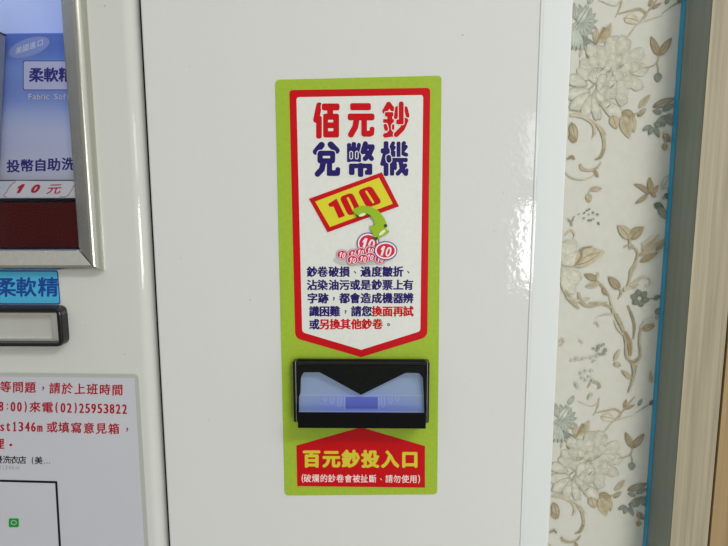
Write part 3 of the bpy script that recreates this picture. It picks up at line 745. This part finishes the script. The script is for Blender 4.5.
rl = rail((ox0, 0, oz1), (ox1, 0, oz1), (0, 0, -1), 1, sc); rl.build('rail', DF, smooth=35)
# glass pane
gm = bpy.data.materials.new('clear window glass'); gm.use_nodes = True
N, L = gm.node_tree.nodes, gm.node_tree.links
for n_ in list(N):
    if n_.type == 'BSDF_PRINCIPLED': N.remove(n_)
tr = N.new('ShaderNodeBsdfTransparent'); gs = N.new('ShaderNodeBsdfGlossy'); gs.inputs['Roughness'].default_value = .02
fr = N.new('ShaderNodeFresnel'); fr.inputs['IOR'].default_value = 1.35; mxs = N.new('ShaderNodeMixShader')
tr.inputs['Color'].default_value = (.94, .95, .98, 1)
L.new(fr.outputs[0], mxs.inputs[0]); L.new(tr.outputs[0], mxs.inputs[1]); L.new(gs.outputs[0], mxs.inputs[2])
L.new(mxs.outputs[0], N['Material Output'].inputs[0])
b = MB(); b.face([(hx0-.001, .003, hz0-.001), (hx1+.0005, .003, hz0-.001), (hx1+.0005, .003, hz1), (hx0-.001, .003, hz1)], gm); b.build('glass', VM)
# dispensing outlet below the window
OY = -.009
b = MB()
ozt, ozb = P(40, 304.9, 0).z, P(40, 347, OY).z; oxr = P(68.6, 326, 0).x; oxl = oxr-.19
izt, izb = P(40, 312.6, OY).z, P(40, 343, OY).z; ixr_ = P(56.6, 326, OY).x; ixl_ = oxl+(oxr-ixr_)
out = [(p[0], p[1]) for p in rpoly([(oxl, ozb), (oxr, ozb), (oxr, ozt), (oxl, ozt)], .006, 5)]
inn = [(p[0], p[1]) for p in rpoly([(ixl_, izb), (ixr_, izb), (ixr_, izt), (ixl_, izt)], .0012, 5)]
n = len(out); k = 0
for ya in (0.0, OY):
    b.v += [Vector((x, ya, z)) for x, z in out]+[Vector((x, ya, z)) for x, z in inn]
i = b.slot(gloss)
for j in range(n):
    j2 = (j+1) % n
    for f in ((j, j2, 2*n+j2, 2*n+j), (n+j, 3*n+j, 3*n+j2, n+j2), (2*n+j, 2*n+j2, 3*n+j2, 3*n+j)):
        b.f.append(f); b.mi.append(i)
outlet = b.build('outlet_frame', VM, bevel=.0032, seg=5)
outlet['label'] = 'black rounded plastic frame of the dispensing outlet'
b = MB(); zz0, zz1 = izb, izt
rim = mat('bright chrome rim', (.8, .8, .74, 1), .4, metal=1)
t = .0016
rx1 = P(53.4, 326, -.003).x; zz1 = P(40, 312.4, -.003).z
b.prism([(ixl_+.001, zz0+.0002), (ixr_-.0002, zz0+.0002), (ixr_-.0002, zz1-.0002), (ixl_+.001, zz1-.0002), (ixl_+.001+t, zz1-.0002-t), (rx1, zz1-.0002-t), (rx1, zz0+.0002+t), (ixl_+.001+t, zz0+.0002+t)], -.0015, -.0045, rim); b.build('chrome_rim', outlet)
plate = flecks(mat('pale grey flap', C(176, 177, 170), .3), 40, .96, 1.03)
b = MB(); b.box(ixl_, ixr_, -.002, -.0004, zz0, izt, plate); b.build('flap', outlet)

# ---- cartons, tag
carton = bpy.data.materials.new('printed blue carton'); carton.use_nodes = True
N, L, bs = nodes(carton); bs.inputs['Roughness'].default_value = .4; bs.inputs['Specular IOR Level'].default_value = .2
zc0 = shz+.0004; zc1 = P(40, 32.8, CY_).z
tc = N.new('ShaderNodeTexCoord'); sx = N.new('ShaderNodeSeparateXYZ'); mr = N.new('ShaderNodeMapRange'); mr.inputs['From Min'].default_value = 0; mr.inputs['From Max'].default_value = zc1-zc0
rp = N.new('ShaderNodeValToRGB'); cr = rp.color_ramp
cr.elements[0].position = 0; cr.elements[0].color = C(222, 222, 234); cr.elements[1].position = 1; cr.elements[1].color = C(106, 138, 212)
for p_, c in ((.14, (218, 220, 238)), (.32, (200, 208, 236)), (.55, (150, 172, 228)), (.85, (110, 142, 216))): el = cr.elements.new(p_); el.color = C(*c)
nz = N.new('ShaderNodeTexWave'); nz.wave_type = 'RINGS'; nz.inputs['Scale'].default_value = 9; nz.inputs['Distortion'].default_value = 2.5
mx = N.new('ShaderNodeMix'); mx.data_type = 'RGBA'; mx.blend_type = 'SOFT_LIGHT'; mx.inputs['Factor'].default_value = .22
L.new(tc.outputs['Object'], sx.inputs[0]); L.new(sx.outputs['Z'], mr.inputs['Value']); L.new(mr.outputs[0], rp.inputs[0]); L.new(tc.outputs['Object'], nz.inputs['Vector'])
L.new(rp.outputs[0], mx.inputs['A']); L.new(nz.outputs['Color'], mx.inputs['B']); L.new(mx.outputs['Result'], bs.inputs['Base Color'])
cxl = P(-40, 100, CY_).x; cxr = hx1-.004
CT = empty('softener_carton', (cxl+.06, CY_+.03, zc0), 'blue printed fabric softener carton on the shelf behind the display glass', 'carton')
b = MB(); b.box(cxl, cxr, CY_, CY_+.055, zc0, zc1, carton); b.build('box', CT, bevel=.0006, seg=2)
ovf = mat('oval badge blue', C(146, 166, 220), .4, spec=.2); ovl = mat('oval badge outline', C(150, 140, 190), .4, spec=.2)
lil = mat('lilac label', C(204, 206, 232), .4, spec=.2); ink = mat('carton navy ink', C(52, 50, 132), .4, spec=.2); pale = mat('pale carton lettering', C(222, 226, 238), .4, spec=.2); mauve = mat('mauve carton lettering', C(122, 116, 176), .4, spec=.2)
Yk = CY_-.0001
b = MB(); b.poly(ell(29, 47.4, 21.8, 9.2, -.33), Yk, ovl); b.poly(ell(29, 47.4, 21.1, 8.6, -.33), Yk-e, ovf); ov = b.build('oval_badge', CT)
b = MB()
for ch_, x, y in zip('美國進口', (18.8, 25.6, 32.6, 40.2), (50.3, 48.0, 45.6, 43.0)): put(b, ch_, x, y, 5.6, 6.6, Yk-2*e, pale, bold=(.1, .08), shear=.33, slant=.1)
b.build('badge_lettering', ov)
b = MB(); b.poly(rrect(23, 60.6, 76, 90.2, 2.2), Yk, ink); b.poly(rrect(23.7, 61.3, 75.8, 89.5, 1.8), Yk-e, lil); lb = b.build('name_label', CT)
b = MB(); line(b, '柔軟精', [36.3, 51.0, 66], 75.2, 75.0, (12.6, 13.2), Yk-2*e, ink, bold=(.55, .4)); b.build('name_lettering', lb)
b = MB()
xs_ = 28.5
for ch_, w, h, dy in (('F', 3.4, 5.6, 0), ('a', 3.4, 4.2, .7), ('b', 3.3, 5.8, 0), ('r', 2.1, 4.2, .7), ('i', 1.2, 5.6, 0), ('c', 3.2, 4.2, .7), (' ', 3, 0, 0), ('S', 3.8, 5.6, 0), ('o', 3.6, 4.2, .7), ('f', 2.6, 5.8, 0), ('t', 2.4, 5.4, .2)):
    if ch_ != ' ':
        put(b, ch_, xs_+w/2, 96.6+dy, w+.5, h+.5, Yk-e, mauve, fit=True, bold=(.5, .4)); put(b, ch_, xs_+w/2, 96.6+dy, w, h, Yk-2*e, pale, fit=True, bold=(.08, .08))
    xs_ += w+.85
b.build('carton_lettering', CT)
b = MB(); line(b, '投幣自助洗', [13.3, 26.9, 40.4, 54, 68.2], 166.4, 164.2, (11.4, 11.6), Yk-e, ink, bold=(.42, .34)); b.build('carton_lettering', CT)
# neighbouring pale carton
gc = mat('pale grey carton', C(166, 168, 172), .5); gcd = mat('carton fold edge', C(70, 66, 76), .5)
yg = CY_-.004
pt, pb_ = P(6.0, 36.4, yg), P(-1.5, 178, yg)
pb_.z = zc0; ang = math.atan2(pt.x-pb_.x, pt.z-pb_.z); cw = .09; hh = (pt-pb_).length
ux, uz = Vector((math.cos(ang), 0, -math.sin(ang))), Vector((math.sin(ang), 0, math.cos(ang)))
CT2 = empty('softener_carton', (pb_.x-.05, .012, zc0), 'pale grey carton leaning on the shelf, cut off by the left edge of the picture', 'carton')
qa = pb_-ux*cw; qa.z += cw*math.sin(ang)*0
b = MB(); b.prism([((pb_-ux*cw).x, zc0), (pb_.x, zc0), (pt.x, pt.z), ((pt-ux*cw).x, (pt-ux*cw).z)], .007, yg, gc); b.build('box', CT2, bevel=.0005, seg=2)
b = MB(); b.prism([((pt-ux*cw).x, (pt-ux*cw).z+.0002), (pt.x, pt.z+.0002), (pt.x+.0004, pt.z+.0012), ((pt-ux*cw).x, (pt-ux*cw).z+.0014)], .007, yg, gcd); b.build('lid_flap', CT2)
# price tag on the shelf edge
tagw = mat('price strip white', C(220, 226, 236), .4, spec=.3); card = mat('price card white', C(238, 238, 244), .4, spec=.3); tred = mat('price card red', C(200, 34, 66), .4, spec=.2)
ty = shy-.0008
PT = empty('price_tag', P(40, 197, ty), 'white price strip reading 10元 in red on the shelf edge', 'price tag')
tz0, tz1 = P(40, 198.0, ty).z, P(40, 181.0, ty).z
b = MB(); b.box(hx0+.004, hx1-.002, ty, shy-.0001, tz0, tz1, tagw); b.build('strip', PT)
b = MB(); b.poly(rpoly([(15.5, 180.7), (78, 181.6), (77.5, 197.2), (5.0, 197.2), (4.2, 195.5)], 1), ty-.0003, card); b.build('card', PT)
b = MB(); Yt = ty-.0004
stroke(b, [(15.8, 181.8), (12, 184.2), (9.2, 187.2), (6.4, 192.2), (3.9, 195.4), (4.6, 196.9), (6.6, 197.0)], .55, Yt, tred); stroke(b, [(74.6, 184.6), (71.5, 190), (68.6, 195.2), (65, 196.8), (60, 196.9)], .55, Yt, tred)
put(b, '1', 19.8, 188.6, 5.4, 9, Yt, tred, fit=True, bold=(.5, .3), slant=.62); put(b, '0', 35.6, 188.7, 8, 8.8, Yt, tred, fit=True, bold=(.85, .5), slant=.55)
put(b, '元', 54.4, 189, 12.4, 9.6, Yt, tred, bold=(.16, .14), slant=.35, shear=.03)
b.build('price_lettering', PT)

# ---- cyan name sticker
cy = mat('cyan vinyl', C(74, 168, 204), .35, spec=.3); nv = mat('sign navy', C(22, 66, 142), .35, spec=.3)
NS = empty('name_sticker', P(30, 304, 0), 'cyan sticker with navy Chinese lettering between display window and black outlet', 'sticker')
b = MB(); lx = -90
b.poly(rpoly([(lx, 270.3), (57.9, 270.4), (60.6, 304.4), (lx, 304.4)], 2.6), -.0004, nv); b.build('border', NS)
b = MB(); b.poly(rpoly([(lx+1, 271.5), (56.9, 271.6), (59.5, 303.3), (lx+1, 303.3)], 1.8), -.0005, cy); b.build('face', NS)
b = MB(); line(b, '柔軟精', [6.0, 26.2, 48.2], 287.6, 287.4, (17.6, 17.8), -.0006, nv, bold=(.5, .46)); b.build('name_lettering', NS)

# ---- laminated notice
NT = empty('laminated_notice', P(60, 546, 0), 'laminated white paper notice with red Chinese text, phone number and black square frame', 'notice')
film_m = mat('laminate margin', C(168, 172, 162), .22, spec=.5); pp = flecks(mat('white notice paper', C(186, 187, 193), .22, spec=.4), 12, .98, 1.015)
rtx = mat('red notice ink', C(158, 8, 30), .4, spec=.2); bk = mat('black notice ink', C(18, 18, 20), .4, spec=.2); gy = mat('grey notice ink', C(150, 158, 166), .4, spec=.2)
b = MB(); b.poly(rpoly([(-120, 371.4), (138.2, 374.2), (150.9, 585), (-120, 585)], [3, 5, 3, 3]), -.0003, film_m); b.build('laminate', NT)
b = MB(); b.poly([(-116, 375.4), (134.5, 378), (146.2, 578), (-116, 578)], -.00035, pp); b.build('paper', NT)
b = MB(); Yn = -.0004
kw = dict(bold=(.3, .2), shear=.05)
line(b, '等問題，請於上班時間', [5.6, 18, 30.2, 43, 54.8, 67.2, 79.8, 92.3, 104.9, 117.4], 387.0, 390.2, (9.6, 10.2), Yn, rtx, **kw)
dg = dict(fit=True, bold=(.42, .12))
for ch_, x, w, h in (('8', 1.0, 4.9, 9.6), (':', 7.4, 1.4, 6), ('0', 13, 4.9, 9.6), ('0', 19.4, 4.9, 9.6), (')', 25.6, 2.6, 11), ('(', 56.6, 2.6, 11), ('0', 63, 4.9, 9.6), ('2', 69.3, 4.9, 9.6), (')', 75.6, 2.6, 11), ('2', 81.5, 4.9, 9.6), ('5', 87.6, 4.9, 9.6), ('9', 93.6, 4.9, 9.6), ('5', 99.8, 4.9, 9.6), ('3', 106, 4.9, 9.6), ('8', 112, 4.9, 9.6), ('2', 118.2, 4.9, 9.6), ('2', 124.6, 4.9, 9.6)):
    put(b, ch_, x, 406.4+x*.022, w, h, Yn, rtx, **dg)
line(b, '來電', [35, 47.4], 407.2, 407.6, (9.8, 10), Yn, rtx, **kw)
for ch_, x, w, h, dy in (('s', 2.2, 4.2, 6.6, 1.6), ('t', 8.2, 3.8, 8.4, .6), ('serif 1', 14.6, 3.6, 9.6, 0), ('3', 20.9, 4.9, 9.6, 0), ('4', 27.3, 5.1, 9.6, 0), ('6', 33.4, 4.9, 9.6, 0), ('m', 39.8, 5.6, 6.4, 1.6)):
    put(b, ch_, x, 426.2+dy+x*.022, w, h, Yn, rtx, **dg)
line(b, '或填寫意見箱，', [52, 63.8, 76.3, 88.9, 101.2, 113.8, 127], 427.4, 429.4, (9.6, 10), Yn, rtx, **kw)
line(b, '處理', [-14, -1.4], 443.6, 444.2, (9.8, 10), Yn, rtx, **kw); b.poly(ell(10.8, 444.9, 1.5, 1.3), Yn, rtx)
b.build('notice_lettering', NT)
b = MB(); kb = dict(bold=(.16, .14))
line(b, '優洗衣店', [-1.9, 6.8, 14.4, 22.2], 459.6, 460.2, (7.2, 7.2), Yn, bk, **kb); put(b, '(', 32.6, 460.6, 1.8, 7.6, Yn, bk, fit=True, bold=(.2, .1)); put(b, '美', 38.6, 460.6, 7, 7.2, Yn, bk, **kb)
for x in (44.4, 47, 49.4): b.poly(ell(x, 463, .55, .55, n=10), Yn, bk)
b.build('notice_lettering', NT)
b = MB()
for ch_, x, w, h, dy in (('t', .2, 2, 4.2, 0), ('serif 1', 3.0, 1.8, 4.4, 0), ('3', 6.2, 2.6, 4.4, 0), ('4', 9.6, 2.8, 4.4, 0), ('6', 13.0, 2.6, 4.4, 0), ('m', 17.6, 4, 3, .7)): put(b, ch_, x, 467.4+dy, w, h, Yn, gy, fit=True, bold=(.16, .1))
b.build('notice_lettering', NT)
b = MB()
stroke(b, [(-60, 479.2), (56.2, 482.2), (62.4, 590)], 2.3, Yn, bk, cap=False); b.build('square_frame', NT)
gn = mat('green badge', C(44, 128, 66), .4, spec=.2); gnl = mat('pale green badge', C(150, 200, 160), .4, spec=.2)
b = MB(); b.poly(rrect(8.0, 517.6, 19.6, 528.0, 2), Yn, gnl); b.poly(rrect(8.8, 518.4, 18.8, 527.2, 1.6), Yn-e, gn); b.poly(ell(13.8, 522.6, 2.9, 2.5), Yn-2*e, gnl); b.poly(ell(13.8, 522.6, 2.2, 1.8), Yn-3*e, gn)
b.build('green_badge', NT)

# ================================================================== LIGHT
WLO, WHI = .16, .86
w = bpy.data.worlds.new('room light'); S.world = w; w.use_nodes = True
wn, wl = w.node_tree.nodes, w.node_tree.links; bg = wn['Background']
tc = wn.new('ShaderNodeTexCoord'); dp = wn.new('ShaderNodeVectorMath'); dp.operation = 'DOT_PRODUCT'; dp.inputs[1].default_value = (.55, -.1, .6)
rp = wn.new('ShaderNodeMapRange'); rp.inputs['From Min'].default_value = -.75; rp.inputs['From Max'].default_value = .75; rp.inputs['To Min'].default_value = WLO; rp.inputs['To Max'].default_value = WHI
wl.new(tc.outputs['Generated'], dp.inputs[0]); wl.new(dp.outputs['Value'], rp.inputs['Value']); wl.new(rp.outputs[0], bg.inputs[1])
bg.inputs[0].default_value = (1.0, 1.0, 1.0, 1)
def area(name, loc, rot, sx_, sy_, watts, col):
    l = bpy.data.lights.new(name, 'AREA'); l.shape = 'RECTANGLE'; l.size = sx_; l.size_y = sy_; l.energy = watts; l.color = col
    o = bpy.data.objects.new(name, l); COL.objects.link(o); o.location = loc; o.rotation_euler = rot; return o
R90 = math.pi/2
area('window_daylight', ((wx0+wx1)/2, -3.26, .99), (R90, 0, 0), wx1-wx0, .56, 30, (1, 1, 1))
area('window_daylight', ((wx0+wx1)/2, -3.26, 1.67), (R90, 0, 0), wx1-wx0, .40, 6, (.95, 1, .97))
area('ceiling_light', (.9, -1.0, 2.25), (0, 0, 0), 1.0, .3, 19, (1, .99, .97))
o = area('display_fill', ((hx0+hx1)/2, .009, hz1-.012), (math.radians(-18), 0, 0), .26, .008, .42, (.93, .95, 1))  # unseen lamp added to brighten the cartons and lining
S.view_settings.view_transform = 'Standard'
